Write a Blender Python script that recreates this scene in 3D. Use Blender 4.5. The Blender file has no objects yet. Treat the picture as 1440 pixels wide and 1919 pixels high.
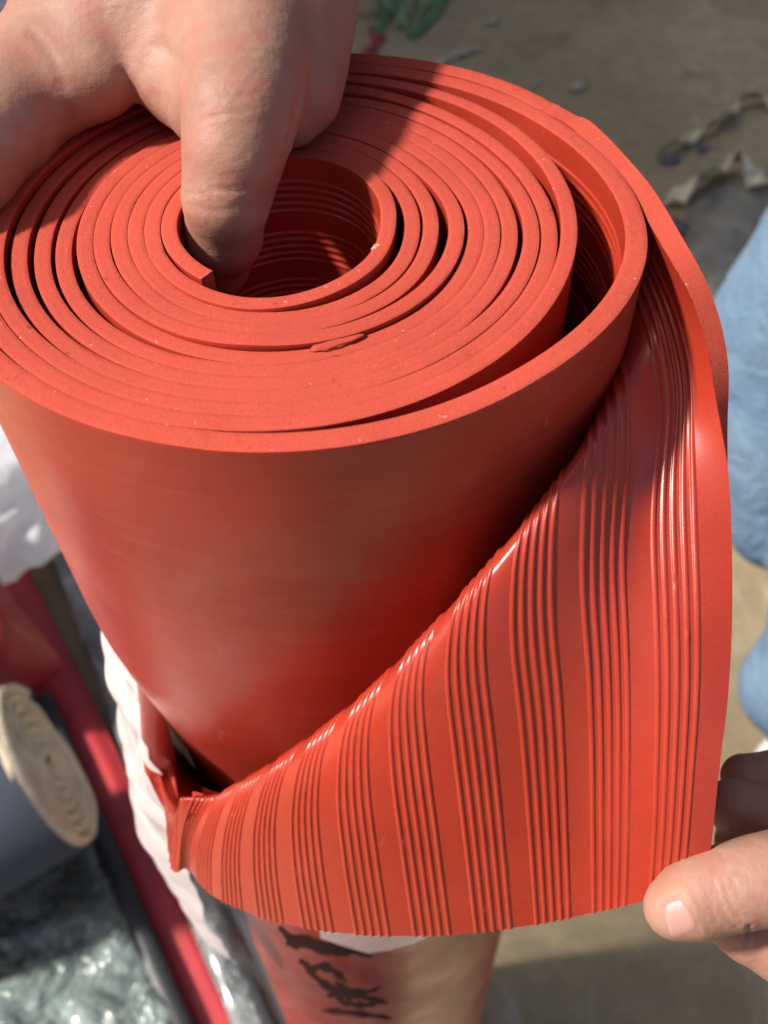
import bpy, bmesh, math
import numpy as np
from mathutils import Matrix, Vector

R = math.radians
rng = np.random.default_rng(7)
scene = bpy.context.scene

# ------------------------------------------------------------------ camera
W, H = 1440.0, 1919.0
F_PX, PITCH, ROLL = 1837.0, 0.90304, 0.040638
CAM = np.array([0.017983, -0.19179, 1.1324])       # roll axis = z axis, roll top at z = 1
_s, _c = math.sin(PITCH), math.cos(PITCH)
FW = np.array([0, _c, -_s]); _up = np.array([0, _s, _c]); _rt = np.array([1.0, 0, 0])
_cr, _sr = math.cos(ROLL), math.sin(ROLL)
RT = _cr * _rt - _sr * _up
UP = _sr * _rt + _cr * _up
cam = bpy.data.cameras.new("camera")
cam_o = bpy.data.objects.new("camera", cam)
scene.collection.objects.link(cam_o)
cam_o.matrix_world = Matrix(((RT[0], UP[0], -FW[0], CAM[0]), (RT[1], UP[1], -FW[1], CAM[1]),
                             (RT[2], UP[2], -FW[2], CAM[2]), (0, 0, 0, 1)))
cam.sensor_fit = 'VERTICAL'; cam.sensor_height = 36.0; cam.sensor_width = 27.0
cam.lens = 36.0 * F_PX / H
cam.clip_start = 0.01; cam.clip_end = 200
cam.dof.use_dof = True; cam.dof.focus_distance = 0.215; cam.dof.aperture_fstop = 17.0
scene.camera = cam_o

# ------------------------------------------------------------------ light
SUN_DIR = np.array([-0.93, -0.08, 1.06]); SUN_DIR /= np.linalg.norm(SUN_DIR)   # towards the sun
world = bpy.data.worlds.new("World"); scene.world = world; world.use_nodes = True
wn = world.node_tree.nodes; wl = world.node_tree.links; wn.clear()
sky = wn.new('ShaderNodeTexSky'); sky.sky_type = 'NISHITA'; sky.sun_disc = False
sky.sun_elevation = math.asin(SUN_DIR[2]); sky.dust_density = 4.0; sky.ozone_density = 0.3; sky.air_density = 0.8
sky.sun_rotation = math.atan2(SUN_DIR[0], SUN_DIR[1])
bg = wn.new('ShaderNodeBackground'); bg.inputs[1].default_value = 0.09
wo = wn.new('ShaderNodeOutputWorld')
wl.new(sky.outputs[0], bg.inputs[0]); wl.new(bg.outputs[0], wo.inputs[0])
sun = bpy.data.lights.new("sun", 'SUN'); sun.energy = 3.8; sun.angle = R(4.5); sun.color = (1.0, 0.955, 0.88)
sun_o = bpy.data.objects.new("sun", sun); scene.collection.objects.link(sun_o)
sun_o.rotation_euler = Vector(-SUN_DIR).to_track_quat('-Z', 'Y').to_euler()
sun_o.location = (-3, 0.5, 3)
scene.view_settings.view_transform = 'Standard'; scene.view_settings.look = 'None'
scene.view_settings.exposure = 0.78; scene.view_settings.gamma = 1.0
scene.cycles.use_denoising = True
scene.cycles.max_bounces = 10; scene.cycles.transparent_max_bounces = 16

# ------------------------------------------------------------------ helpers
def ray(px, py):
    return FW + RT * ((px - W / 2) / F_PX) + UP * ((H / 2 - py) / F_PX)
def at_z(px, py, z=1.0):
    r = ray(px, py); return CAM + r * ((z - CAM[2]) / r[2])
def at_d(px, py, d):
    return CAM + ray(px, py) * d
def depth_of(q):
    return float((np.asarray(q) - CAM) @ FW)
def at_cyl(px, py, rad):
    r = ray(px, py); a = r[0]**2 + r[1]**2; b = CAM[0]*r[0] + CAM[1]*r[1]
    c = CAM[0]**2 + CAM[1]**2 - rad*rad; D = b*b - a*c
    t = -b / a if D < 0 else (-b - math.sqrt(D)) / a
    return CAM + r * t

def new_mat(name):
    m = bpy.data.materials.new(name); m.use_nodes = True
    nt = m.node_tree; b = nt.nodes['Principled BSDF']
    return m, nt, b
def N(nt, t, **kw):
    n = nt.nodes.new(t)
    for k, v in kw.items():
        if k.startswith('i_'):
            key = k[2:]
            n.inputs[int(key) if key.isdigit() else key.replace('_', ' ')].default_value = v
        else:
            setattr(n, k, v)
    return n
def coords(nt, kind='Object', scale=(1, 1, 1)):
    tc = N(nt, 'ShaderNodeTexCoord'); mp = N(nt, 'ShaderNodeMapping')
    mp.inputs['Scale'].default_value = scale
    nt.links.new(tc.outputs[kind], mp.inputs['Vector']); return mp.outputs[0]
def noise(nt, vec, scale, detail=4, rough=.55, dist=0.0):
    n = N(nt, 'ShaderNodeTexNoise'); n.inputs['Scale'].default_value = scale
    n.inputs['Detail'].default_value = detail; n.inputs['Roughness'].default_value = rough
    n.inputs['Distortion'].default_value = dist
    nt.links.new(vec, n.inputs['Vector']); return n.outputs['Fac']
def ramp(nt, fac, stops, interp='LINEAR'):
    r = N(nt, 'ShaderNodeValToRGB'); r.color_ramp.interpolation = interp
    e = r.color_ramp.elements
    while len(e) < len(stops): e.new(0.5)
    for k, (p, c) in enumerate(stops):
        e[k].position = p; e[k].color = (c, c, c, 1) if np.isscalar(c) else (*c, 1)
    nt.links.new(fac, r.inputs[0]); return r.outputs[0]
def mixc(nt, fac, a, b, mode='MIX'):
    m = N(nt, 'ShaderNodeMix', data_type='RGBA', blend_type=mode)
    for sock, v in ((m.inputs[0], fac), (m.inputs[6], a), (m.inputs[7], b)):
        if hasattr(v, 'links'): nt.links.new(v, sock)
        else: sock.default_value = v if np.isscalar(v) else (*v, 1)
    return m.outputs[2]
def bump(nt, b, fac, strength, dist, prev=None):
    n = N(nt, 'ShaderNodeBump'); n.inputs['Strength'].default_value = strength
    n.inputs['Distance'].default_value = dist; nt.links.new(fac, n.inputs['Height'])
    if prev is not None: nt.links.new(prev, n.inputs['Normal'])
    nt.links.new(n.outputs[0], b.inputs['Normal']); return n.outputs[0]

def link_mesh(name, verts, faces, mats, parent=None, smooth=True, uvs=None, midx=None):
    me = bpy.data.meshes.new(name)
    me.from_pydata([tuple(v) for v in np.asarray(verts, float)], [], [tuple(int(i) for i in f) for f in faces])
    for m in (mats if isinstance(mats, (list, tuple)) else [mats]): me.materials.append(m)
    if smooth: me.polygons.foreach_set('use_smooth', np.ones(len(me.polygons), bool))
    if midx is not None: me.polygons.foreach_set('material_index', np.asarray(midx, np.int32))
    if uvs is not None:
        ul = me.uv_layers.new(name='UVMap'); li = np.empty(len(me.loops), np.int32)
        me.loops.foreach_get('vertex_index', li)
        ul.data.foreach_set('uv', np.asarray(uvs, np.float32)[li].ravel())
    me.update()
    o = bpy.data.objects.new(name, me); scene.collection.objects.link(o)
    if parent is not None: o.parent = parent
    return o
def thing(o, label, cat, group=None):
    o['label'] = label; o['category'] = cat
    if group: o['group'] = group
    return o
def empty(name, label, cat, group=None):
    o = bpy.data.objects.new(name, None); scene.collection.objects.link(o); o.empty_display_size = .05
    return thing(o, label, cat, group)
def grid_faces(n, m, off=0, wrap=False):
    i = np.arange(n - 1)[:, None]; j = np.arange(m if wrap else m - 1)[None, :]
    a = i * m + j; b = i * m + (j + 1) % m; c = (i + 1) * m + (j + 1) % m; d = (i + 1) * m + j
    return (np.stack([a, b, c, d], -1).reshape(-1, 4) + off)
def pchip(x, y, xq):
    x = np.asarray(x, float); y = np.asarray(y, float)
    h = np.diff(x); sh = (-1,) + (1,) * (y.ndim - 1)
    dl = np.diff(y, axis=0) / h.reshape(sh)
    d = np.zeros_like(y); d[0] = dl[0]; d[-1] = dl[-1]
    d[1:-1] = (dl[:-1] * h[1:].reshape(sh) + dl[1:] * h[:-1].reshape(sh)) / (h[1:] + h[:-1]).reshape(sh)
    xq = np.asarray(xq, float); k = np.clip(np.searchsorted(x, xq) - 1, 0, len(x) - 2)
    s2 = (-1,) + (1,) * (y.ndim - 1)
    t = ((xq - x[k]) / h[k]).reshape(s2); hk = h[k].reshape(s2)
    return ((2*t**3 - 3*t**2 + 1) * y[k] + (t**3 - 2*t**2 + t) * hk * d[k]
            + (-2*t**3 + 3*t**2) * y[k+1] + (t**3 - t**2) * hk * d[k+1])
def curve3(pts, n, sub=24):
    """n points evenly spaced along a smooth curve through pts"""
    pts = np.asarray(pts, float)
    s = np.concatenate([[0], np.cumsum(np.linalg.norm(np.diff(pts, axis=0), axis=1) ** .7 + 1e-9)])
    q = pchip(s, pts, np.linspace(0, s[-1], sub * len(pts)))
    a = np.concatenate([[0], np.cumsum(np.linalg.norm(np.diff(q, axis=0), axis=1))])
    t = np.linspace(0, a[-1], n)
    return np.stack([np.interp(t, a, q[:, i]) for i in range(3)], -1)
def vnoise(p, scale, seed=0):
    """cheap smooth pseudo-noise in [-1,1] from sums of sines"""
    r = np.random.default_rng(seed); p = np.asarray(p) * scale; out = 0
    for k in range(5):
        d = r.normal(size=3) * (1 + .5 * k); out = out + np.sin(p @ d + r.uniform(0, 6.28)) / (1 + .4 * k)
    return out / 3.0

# smooth implicit bodies -> mesh (surface nets)
def sd_cone(P, a, b, ra, rb):
    a = np.asarray(a, float); b = np.asarray(b, float); ab = b - a
    t = np.clip(((P - a) @ ab) / (ab @ ab), 0, 1)
    return np.linalg.norm(P - (a + t[..., None] * ab), axis=-1) - (ra + (rb - ra) * t)
def smin(a, b, k):
    h = np.clip(.5 + .5 * (b - a) / k, 0, 1)
    return b + (a - b) * h - k * h * (1 - h)
def surface_nets(fn, lo, hi, h):
    lo = np.asarray(lo, float); n = np.ceil((np.asarray(hi) - lo) / h).astype(int) + 1
    ax = [lo[i] + h * np.arange(n[i]) for i in range(3)]
    G = np.stack(np.meshgrid(*ax, indexing='ij'), -1)
    F = fn(G.reshape(-1, 3)).reshape(n)
    s = F < 0
    cs = np.zeros(n - 1, int); acc = np.zeros((*(n - 1), 3)); cnt = np.zeros(n - 1)
    off = [(0,0,0),(1,0,0),(0,1,0),(1,1,0),(0,0,1),(1,0,1),(0,1,1),(1,1,1)]
    def sub(A, o): return A[o[0]:o[0]+n[0]-1, o[1]:o[1]+n[1]-1, o[2]:o[2]+n[2]-1]
    for i, a in enumerate(off):
        for d in range(3):
            if a[d]: continue
            b = list(a); b[d] = 1; b = tuple(b)
            fa, fb = sub(F, a), sub(F, b); x = (fa < 0) != (fb < 0)
            t = np.where(x, fa / np.where(x, fa - fb, 1), 0)
            p = np.array(a, float) + np.zeros((*x.shape, 3)); p[..., d] += t
            acc += np.where(x[..., None], p, 0); cnt += x
    act = cnt > 0; idx = -np.ones(n - 1, int); idx[act] = np.arange(act.sum())
    cell = np.argwhere(act); V = lo + h * (cell + acc[act] / cnt[act][:, None])
    faces = []
    for d in range(3):
        u, v = (d + 1) % 3, (d + 2) % 3
        a = [slice(None)] * 3; b = [slice(None)] * 3
        a[d] = slice(0, -1); b[d] = slice(1, None)
        x = s[tuple(a)] != s[tuple(b)]
        e = np.argwhere(x); e = e[(e[:, u] > 0) & (e[:, v] > 0) & (e[:, u] < n[u] - 1) & (e[:, v] < n[v] - 1)]
        if not len(e): continue
        du = np.zeros(3, int); du[u] = 1; dv = np.zeros(3, int); dv[v] = 1
        q = np.stack([idx[tuple((e - du - dv).T)], idx[tuple((e - dv).T)], idx[tuple(e.T)], idx[tuple((e - du).T)]], -1)
        flip = ~s[tuple(e.T)]; q[flip] = q[flip][:, ::-1]; faces.append(q)
    return V, np.concatenate(faces)
def body_fn(chains, k):
    def fn(P):
        out = None
        for ch in chains:
            kk = ch[0]
            for (a, ra), (b, rb) in zip(ch[1][:-1], ch[1][1:]):
                d = sd_cone(P, a, b, ra, rb)
                out = d if out is None else smin(out, d, kk or k)
        return out
    return fn
def project(fn, V, it=3, e=2e-4):
    for _ in range(it):
        f0 = fn(V); g = np.stack([fn(V + np.eye(3)[i] * e) - f0 for i in range(3)], -1) / e
        V = V - np.clip(f0, -.002, .002)[:, None] * g / np.maximum((g * g).sum(-1), .2)[:, None]
    f0 = fn(V); g = np.stack([fn(V + np.eye(3)[i] * e) - f0 for i in range(3)], -1)
    return V, g / np.maximum(np.linalg.norm(g, axis=-1), 1e-9)[:, None]

# ------------------------------------------------------------------ materials
def rubber(name, col, rough, speck=0.0, streak=0.0, bumpy=.2, spec=.5, fine=2600, scuff=0.0):
    m, nt, b = new_mat(name)
    ob = coords(nt, 'Object'); uv = coords(nt, 'UV', (14, 420, 1))
    big = ramp(nt, noise(nt, ob, 22, 5), [(.3, .86), (.7, 1.1)])
    c = mixc(nt, 1.0, col, big, 'MULTIPLY')
    fn = ramp(nt, noise(nt, ob, fine, 2), [(.3, .88), (.7, 1.1)])
    c = mixc(nt, 1.0, c, fn, 'MULTIPLY')
    if streak:
        st = ramp(nt, noise(nt, uv, 1.0, 3, .6), [(.45, 0.0), (.8, 1.0)])
        c = mixc(nt, mixc(nt, 1.0, st, (streak,) * 3, 'MULTIPLY'), c, (col[0]*1.1 + .05, col[1]*1.9 + .03, col[2]*2.0 + .03))
    if scuff:
        du = ramp(nt, noise(nt, coords(nt, 'Object', (1, 1, .6)), 16, 6, .7, 1.0), [(.5, 0.0), (.78, scuff)])
        c = mixc(nt, du, c, (.45, .17, .13))
        sc_ = ramp(nt, noise(nt, coords(nt, 'Object', (1.4, 1.4, .35)), 130, 2, .5, .6), [(.74, 0.0), (.77, scuff)])
        c = mixc(nt, sc_, c, (.55, .26, .21))
    if speck:
        sp = ramp(nt, noise(nt, ob, 700, 1), [(.76, 0.0), (.79, 1.0)])
        c = mixc(nt, mixc(nt, 1.0, sp, (speck,) * 3, 'MULTIPLY'), c, (.8, .5, .42))
        dk = ramp(nt, noise(nt, ob, 260, 2), [(.26, 1.0), (.30, 0.0)])
        c = mixc(nt, mixc(nt, 1.0, dk, (.45,) * 3, 'MULTIPLY'), c, (.12, .02, .015))
    nt.links.new(c, b.inputs['Base Color'])
    rr = ramp(nt, noise(nt, ob, 35, 4), [(.25, max(rough - .1, .05)), (.75, min(rough + .1, 1))])
    nt.links.new(rr, b.inputs['Roughness'])
    b.inputs['Specular IOR Level'].default_value = spec
    n1 = bump(nt, b, noise(nt, ob, fine, 3), bumpy, .0003)
    n2 = bump(nt, b, noise(nt, ob, 160, 4), bumpy * .8, .0006, n1)
    return m
RED = (0.37, 0.035, 0.017)
M_CUT = rubber('rubber_cut_edge', (0.44, 0.062, 0.038), .85, speck=.28, bumpy=.5, spec=.2)
M_SMOOTH = rubber('rubber_smooth_face', (0.39, 0.035, 0.018), .33, streak=.28, bumpy=.05, spec=.42, scuff=.30)
M_RIB = rubber('rubber_ribbed_face', RED, .30, bumpy=.06, spec=.5, scuff=.12)
def plain(name, col, rough=.6, spec=.4, sc=30, var=.25, bumpy=.3, bsc=200, bd=.001, metallic=0):
    m, nt, b = new_mat(name); ob = coords(nt)
    f = ramp(nt, noise(nt, ob, sc, 6, .6), [(.25, 1 - var), (.75, 1 + var)])
    nt.links.new(mixc(nt, 1.0, col, f, 'MULTIPLY'), b.inputs['Base Color'])
    b.inputs['Roughness'].default_value = rough; b.inputs['Specular IOR Level'].default_value = spec
    b.inputs['Metallic'].default_value = metallic
    bump(nt, b, noise(nt, ob, bsc, 4), bumpy, bd); return m

# ------------------------------------------------------------------ floor
def floor_mat():
    m, nt, b = new_mat('concrete_floor'); ob = coords(nt)
    a = ramp(nt, noise(nt, ob, 1.6, 8, .62, .4), [(.3, (.25, .195, .112)), (.5, (.34, .275, .165)), (.72, (.46, .385, .245))])
    g = ramp(nt, noise(nt, ob, 26, 6, .7), [(.3, .78), (.7, 1.16)])
    c = mixc(nt, 1.0, a, g, 'MULTIPLY')
    st = ramp(nt, noise(nt, coords(nt, 'Object', (9, 3, 1)), 1.5, 5, .6, 1.2), [(.60, 0.0), (.72, .55)])
    c = mixc(nt, st, c, (.50, .46, .38))
    dk = ramp(nt, noise(nt, ob, 7, 4, .6), [(.30, .6), (.38, 0.0)])
    c = mixc(nt, dk, c, (.09, .08, .06))
    nt.links.new(c, b.inputs['Base Color']); b.inputs['Roughness'].default_value = .8
    bump(nt, b, noise(nt, ob, 60, 6), .4, .003); return m
n = 61; gx = np.linspace(-14, 14, n)
V = np.array([(x, y, 0) for x in gx for y in gx])
fl = link_mesh('floor', V, grid_faces(n, n), floor_mat()); fl['kind'] = 'structure'

# ------------------------------------------------------------------ the rubber roll
roll = empty('rubber_mat_roll', 'tall coral red rubber mat roll standing on end with its outer layer peeled open', 'rubber roll')
ANG = [35, 90, 150, 200, 245, 285, 330]            # clockwise from the inner cut end: left, back left, back, back right, right, front right, front
RIN = [[26.3, 25.2, 22.3, 19.4, 20.6, 25.9, 30.7],
       [30.2, 29.3, 26.4, 23.8, 26.0, 31.0, 34.4],
       [33.9, 33.1, 30.2, 27.8, 30.2, 35.0, 38.05],
       [37.6, 36.9, 34.2, 32.0, 36.0, 39.6, 41.7],
       [41.5, 40.9, 38.2, 36.6, 40.3, 43.6, 45.7],
       [45.3, 44.9, 42.2, 40.4, 44.0, 47.4, 49.4],
       [50.3, 49.3, 46.4, 44.3, 47.9, 51.0, 53.05],
       [54.8, 53.4, 50.2, 48.4, 52.6, 54.7, 56.7],
       [59.6, 57.9, 54.4, 52.6, 56.6, 58.4, 60.35],
       [64.2, 62.2, 58.4, 59.6, 60.6, 62.1, 64.1],
       [68.1, 66.0, 62.2, 67.4, 74.4, 70.0, 68.4],
       [72.9, 70.8, 66.9, 72.3]]
ZOF = [[.1, .1, 2.0, 1.0], [.1, 0, 0, .1], [.05, 0, 0, .3], [0, 0, .1, .9], [-.5, -.3, -.9, -.3], [-.6, -.8, -.6, -.2],
       [-2.2, -1.2, -.4, 0], [-1.6, -1.0, -.2, .1], [-.8, -.2, -.4, .2], [.8, .5, .3, .3], [1.0, .9, 1.4, .5], [1.4, 1.2, .8, .4]]
ph = [0.0]; rin = [25.9]; zk = [0.0]; zo = [.3]
for k, row in enumerate(RIN):
    for a, r_ in zip(ANG, row): ph.append(a + 360.0 * k); rin.append(r_)
    for a, z_ in zip((35, 150, 245, 330), ZOF[k]): zk.append(a + 360.0 * k); zo.append(z_)
PH_END = 200 + 360 * 11.0 - 2                      # the coil hands over to the peeled flap here (back right)
def t_of(phi): return np.interp(phi, [0, 3500, 3800, 4200], [3.6, 3.6, 4.7, 4.7]) * 1e-3
def r_in(phi): return pchip(ph, rin, phi) * 1e-3
def z_top(phi): return 1.0 + np.interp(phi, zk, zo) * 1e-3
phi = np.linspace(0, PH_END, 2200)
ri = r_in(phi); step = phi[1] - phi[0]; lag = int(round(360 / step))
for i in range(lag, len(phi)):
    g_ = ri[i] - ri[i - lag] - t_of(phi[i - lag])      # layers pressed together touch
    ri[i] = ri[i - lag] + t_of(phi[i - lag]) + (.00001 if g_ < .00010 else g_ if g_ > .0005 else (g_ - .0001) * 1.25 + .00001)
RI = lambda p: np.interp(p, phi, ri)
def theta(p): return np.radians(-130 - np.asarray(p))
# ribs: groups of five fine ridges run round the inside of the mat
PITCHG, W0, SP, RW, RH = .0150, .0110, .00208, .00066, .00044
def rib_rows(wmax):
    rows = [0, .0002, .0005, .002, .003, .0042, .0053]; g = 0
    while W0 + g * PITCHG - 2.6 * SP < wmax:
        for r_ in range(-2, 3):
            c = W0 + g * PITCHG + r_ * SP
            rows += [c + f * RW for f in (-1.18, -1.0, -.72, -.4, 0, .4, .72, 1.0, 1.18)]
        rows += list(W0 + g * PITCHG + 2 * SP + RW * np.array([1.6, 2.4, 3.4, 4.4, 5.4, 6.4, 7.2])) ; g += 1
    return np.array(sorted({round(r_, 6) for r_ in rows if r_ <= wmax}))
def rib_h(w):
    g = np.round((w - W0) / PITCHG); x = w - W0 - g * PITCHG
    r_ = np.clip(np.round(x / SP), -2, 2); d = np.abs(x - r_ * SP) / RW
    return np.where((d < 1) & (w > .002), RH * np.cos(np.clip(d, 0, 1) * np.pi / 2) ** .8, 0)
def coil_strip(p0, p1, n, ribs):
    p = np.linspace(p0, p1, n); th = theta(p); a = RI(p); t = t_of(p); zt = z_top(p) + .00010 * np.sin(p * .09) * np.sin(p * .023)
    w_in = rib_rows(.17) if ribs else np.array([.0, .00025, .0006, .02, .3])
    w_in = np.concatenate([w_in[::-1] if False else w_in, [.6, .995]]) if ribs else np.concatenate([w_in, [.995]])
    w_in = w_in[::-1]
    cols = []                                       # (radius, z, material)
    e = .00005
    jit = .00001 * rng.normal(size=n)
    for w in w_in[:-1]:
        cols.append((a - (rib_h(np.array(w)) if ribs else 0), zt - w))
    cols.append((a, zt - e * 1.4)); cols.append((a + e * .4 , zt - e * .4)); cols.append((a + e + jit, zt))
    for f in (.3, .5, .7): cols.append((a + t * f, zt + .00008 * np.sin(p * 1.3 + f * 9)))
    cols.append((a + t - e + jit, zt)); cols.append((a + t - e * .4, zt - e * .4)); cols.append((a + t, zt - e * 1.4))
    for w in (.001, .004, .02, .06, .09, .105, .12, .135, .15, .165, .18, .2, .22, .3, .6, .995): cols.append((a + t, zt - w))
    slim = lambda z_: .010 * np.clip((.895 - z_) / .11, 0, 1) ** 2 * (3 - 2 * np.clip((.895 - z_) / .11, 0, 1))
    m = len(cols); P = np.empty((n, m, 3)); uv = np.empty((n, m, 2)); arc = np.cumsum(np.r_[0, a[1:] * np.abs(np.diff(th))])
    for j, (r_, z_) in enumerate(cols):
        r_ = r_ - slim(z_) * np.clip((r_ - .03) / .03, 0, 1)      # the roll slims a little lower down
        P[:, j, 0] = r_ * np.cos(th); P[:, j, 1] = r_ * np.sin(th); P[:, j, 2] = z_
        uv[:, j, 0] = arc; uv[:, j, 1] = 1 - z_
    nin = len(w_in) - 1
    mi = np.array([1 if j < nin - 1 else (0 if j < nin + 8 else 2) for j in range(m - 1)])
    return P, uv, np.tile(mi, n - 1)
def build_strips(name, strips, parent, mats):
    vs, fs, us, ms, off = [], [], [], [], 0
    for P, uv, mi in strips:
        n, m = P.shape[:2]; vs.append(P.reshape(-1, 3)); us.append(uv.reshape(-1, 2))
        fs += grid_faces(n, m, off).tolist(); ms += mi.tolist()
        off += n * m
        if P is strips[0][0]:                       # the inner cut end, with vertices of its own
            vs.append(P[0]); us.append(uv[0]); fs.append([off + j for j in range(m)]); ms.append(0); off += m
    o = link_mesh(name, np.concatenate(vs), fs, mats, parent, uvs=np.concatenate(us), midx=ms)
    return o
MATS = [M_CUT, M_RIB, M_SMOOTH]
coil = build_strips('coiled_layers', [coil_strip(0, 400, 260, True), coil_strip(400, 3660, 1500, False),
                                      coil_strip(3660, PH_END, 460, True)], roll, MATS)

# the peeled flap: rib lines traced as space curves from the back of the roll to the cut end
def arc_r(deg):   # inner radius of the outermost layer, by polar angle
    return np.interp(deg, [-195, -150, -125, -100, -55, -15, 10, 30, 72], [.0755, .0758, .0757, .0741, .0756, .0797, .0775, .0723, .0680])
A0 = -130 - PH_END + 360 * 11                      # polar angle where the coil stops
A0 = ((A0 + 180) % 360) - 180
RS = RI(np.array([PH_END]))[0]
def arc_pts(a_from, a_to, z, n):
    a = np.linspace(a_from, a_to, n); r_ = arc_r(a) + (RS - arc_r(A0)) * np.clip(1 - (A0 - a) / 14, 0, 1) * (a > 0)
    return np.stack([r_ * np.cos(np.radians(a)), r_ * np.sin(np.radians(a)), np.full(n, z)], -1)
ZT = float(z_top(np.array([PH_END]))[0])
edge_px = [(1184,360,1.0),(1205,395,1.0),(1223,428,1.0),(1255,485,.9985),(1283,527,.9965),(1309,587,.992),(1328,651,.987),(1345,765,.978),
           (1365,865,.970),(1371,960,.963),(1374,1100,.9535),(1368,1280,.939),(1347,1460,.9235),(1335,1580,.911),(1325,1652,.9015)]
edge = np.array([at_z(*p) for p in edge_px])
e_y = np.array([p[1] for p in edge_px]); e_d = np.array([depth_of(q) for q in edge])
r1 = [(1245,600,.010),(1272,740,.007),(1264,860,.004),(1262,960,.002),(1268,1120,0),(1271,1280,-.001),(1266,1430,0),(1258,1580,.001),(1249,1677,.002)]
rib1 = np.array([at_d(x, y, np.interp(y, e_y, e_d) + dd) for x, y, dd in r1])
CT = [ # w, attach angle, fold radius, end depth, bulge, pixels fold -> cut end
 (.026, 2, .0835, .241, .008, [(1150,775),(1131,860),(1123,990),(1128,1140),(1140,1240),(1146,1430),(1147,1580),(1149,1703)]),
 (.041, -20, .0835, .243, .010, [(1010,940),(993,1020),(991,1090),(998,1240),(1005,1280),(1019,1430),(1031,1580),(1042,1729)]),
 (.056, -36, .0835, .246, .011, [(905,1065),(880,1110),(866,1200),(864,1240),(868,1280),(888,1430),(908,1580),(930,1748)]),
 (.071, -48, .083, .250, .011, [(800,1182),(775,1225),(763,1280),(770,1430),(791,1580),(812,1758)]),
 (.086, -57, .083, .256, .011, [(705,1285),(672,1355),(657,1480),(672,1630),(694,1757)]),
 (.101, -65, .083, .264, .011, [(622,1352),(588,1400),(567,1480),(572,1630),(595,1749)]),
 (.116, -73, .084, .273, .010, [(548,1402),(518,1445),(492,1530),(488,1630),(500,1728)]),
 (.131, -82, .085, .283, .009, [(482,1445),(455,1490),(433,1560),(425,1630),(424,1702)]),
 (.146, -92, .086, .292, .007, [(430,1480),(400,1530),(380,1590),(376,1666)]),
 (.161, -102, .088, .301, .004, [(386,1496),(360,1540),(344,1580),(340,1630)]),
 (.176, -110, .090, .312, .002, [(348,1498),(330,1530),(320,1560),(315,1590)]),
]
NA, NB, NC = 60, 56, 150; NF = NB + NC
def two_part(a_att, z, free, knot=None):
    arc = arc_pts(A0, a_att, z, 30); arc[0] = (RS * math.cos(R(A0)), RS * math.sin(R(A0)), z)
    c = curve3(np.concatenate([arc, free]), 900)
    L = np.concatenate([[0], np.cumsum(np.linalg.norm(np.diff(c, axis=0), axis=1))])
    k = int(np.argmin(np.linalg.norm(c - arc[-1], axis=1)))
    kn = L[k] + .3 * (L[-1] - L[k]) if knot is None else max(L[int(np.argmin(np.linalg.norm(c - knot, axis=1)))], L[k] + .004)
    s = np.concatenate([np.linspace(0, L[k], NA, endpoint=False), np.linspace(L[k], kn, NB, endpoint=False), np.linspace(kn, L[-1], NC)])
    q = np.stack([np.interp(s, L, c[:, i]) for i in range(3)], -1)
    g = np.exp(-.5 * (np.arange(-24, 25) / 5.0) ** 2); g /= g.sum()               # iron out the tracing
    ext = np.concatenate([2 * q[:1] - q[24:0:-1], q, 2 * q[-1:] - q[-2:-26:-1]])
    sm = np.stack([np.convolve(ext[:, i], g, 'valid') for i in range(3)], -1)
    return sm
lines = [(0.0, two_part(24, ZT, edge, edge[4])), (W0, two_part(12, ZT - W0, rib1, rib1[0]))]
for (w, att, rf, de, bl, pxs) in CT:
    fold = at_cyl(*pxs[0], rf); df = depth_of(fold)
    q = [np.array(p, float) for p in pxs]; s = np.concatenate([[0], np.cumsum([np.linalg.norm(b - a) for a, b in zip(q[:-1], q[1:])])])
    tt = np.linspace(0, 1, 26) ** 1.6; xy = pchip(s / s[-1], np.array(q), tt)
    dep = df + (de - df) * tt - bl * 2.6 * np.sqrt(tt) * (1 - tt)
    free = np.array([at_d(x, y, d_) for (x, y), d_ in zip(xy, dep)])
    af = math.degrees(math.atan2(fold[1], fold[0]))
    b1a = af + 9; b1 = np.array([(arc_r(b1a) + .0032) * math.cos(R(b1a)), (arc_r(b1a) + .0032) * math.sin(R(b1a)), 1 - w - .001])
    lines.append((w, two_part(max(att, af + 22), ZT - w, np.concatenate([[b1], free]), fold)))
kf = LK_last = lines[-1][1]
far_ = arc_pts(-60, -192, ZT - .198, 12); far_ = two_part(-60, ZT - .198, far_)
lines.append((.1835, .72 * kf + .28 * far_ + np.array([0, 0, .001])))
for w, a_end, bl in ((.198, -192, -.0015), (.30, -190, -.003), (.45, -150, -.0055), (.995, -128, -.006)):   # below the fold the sheet gapes, then hugs the roll again
    a_ = np.linspace(-62, a_end, 12); sm_ = np.clip((-62 - a_) / 60, 0, 1); r_ = arc_r(a_) + bl * sm_ * sm_ * (3 - 2 * sm_)
    lines.append((w, two_part(-60, ZT - w, np.stack([r_ * np.cos(np.radians(a_)), r_ * np.sin(np.radians(a_)), 0 * a_ + ZT - w], -1))))
wk = np.array([l[0] for l in lines]); LK = np.stack([l[1] for l in lines])       # (K, n, 3)
for _ in range(2): LK[2:12] = .5 * LK[2:12] + .25 * (LK[1:11] + LK[3:13])
rows = np.concatenate([rib_rows(.197), [.198, .203, .215, .24, .27, .30, .33, .36, .40, .45, .6, .8, .995]])
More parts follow.
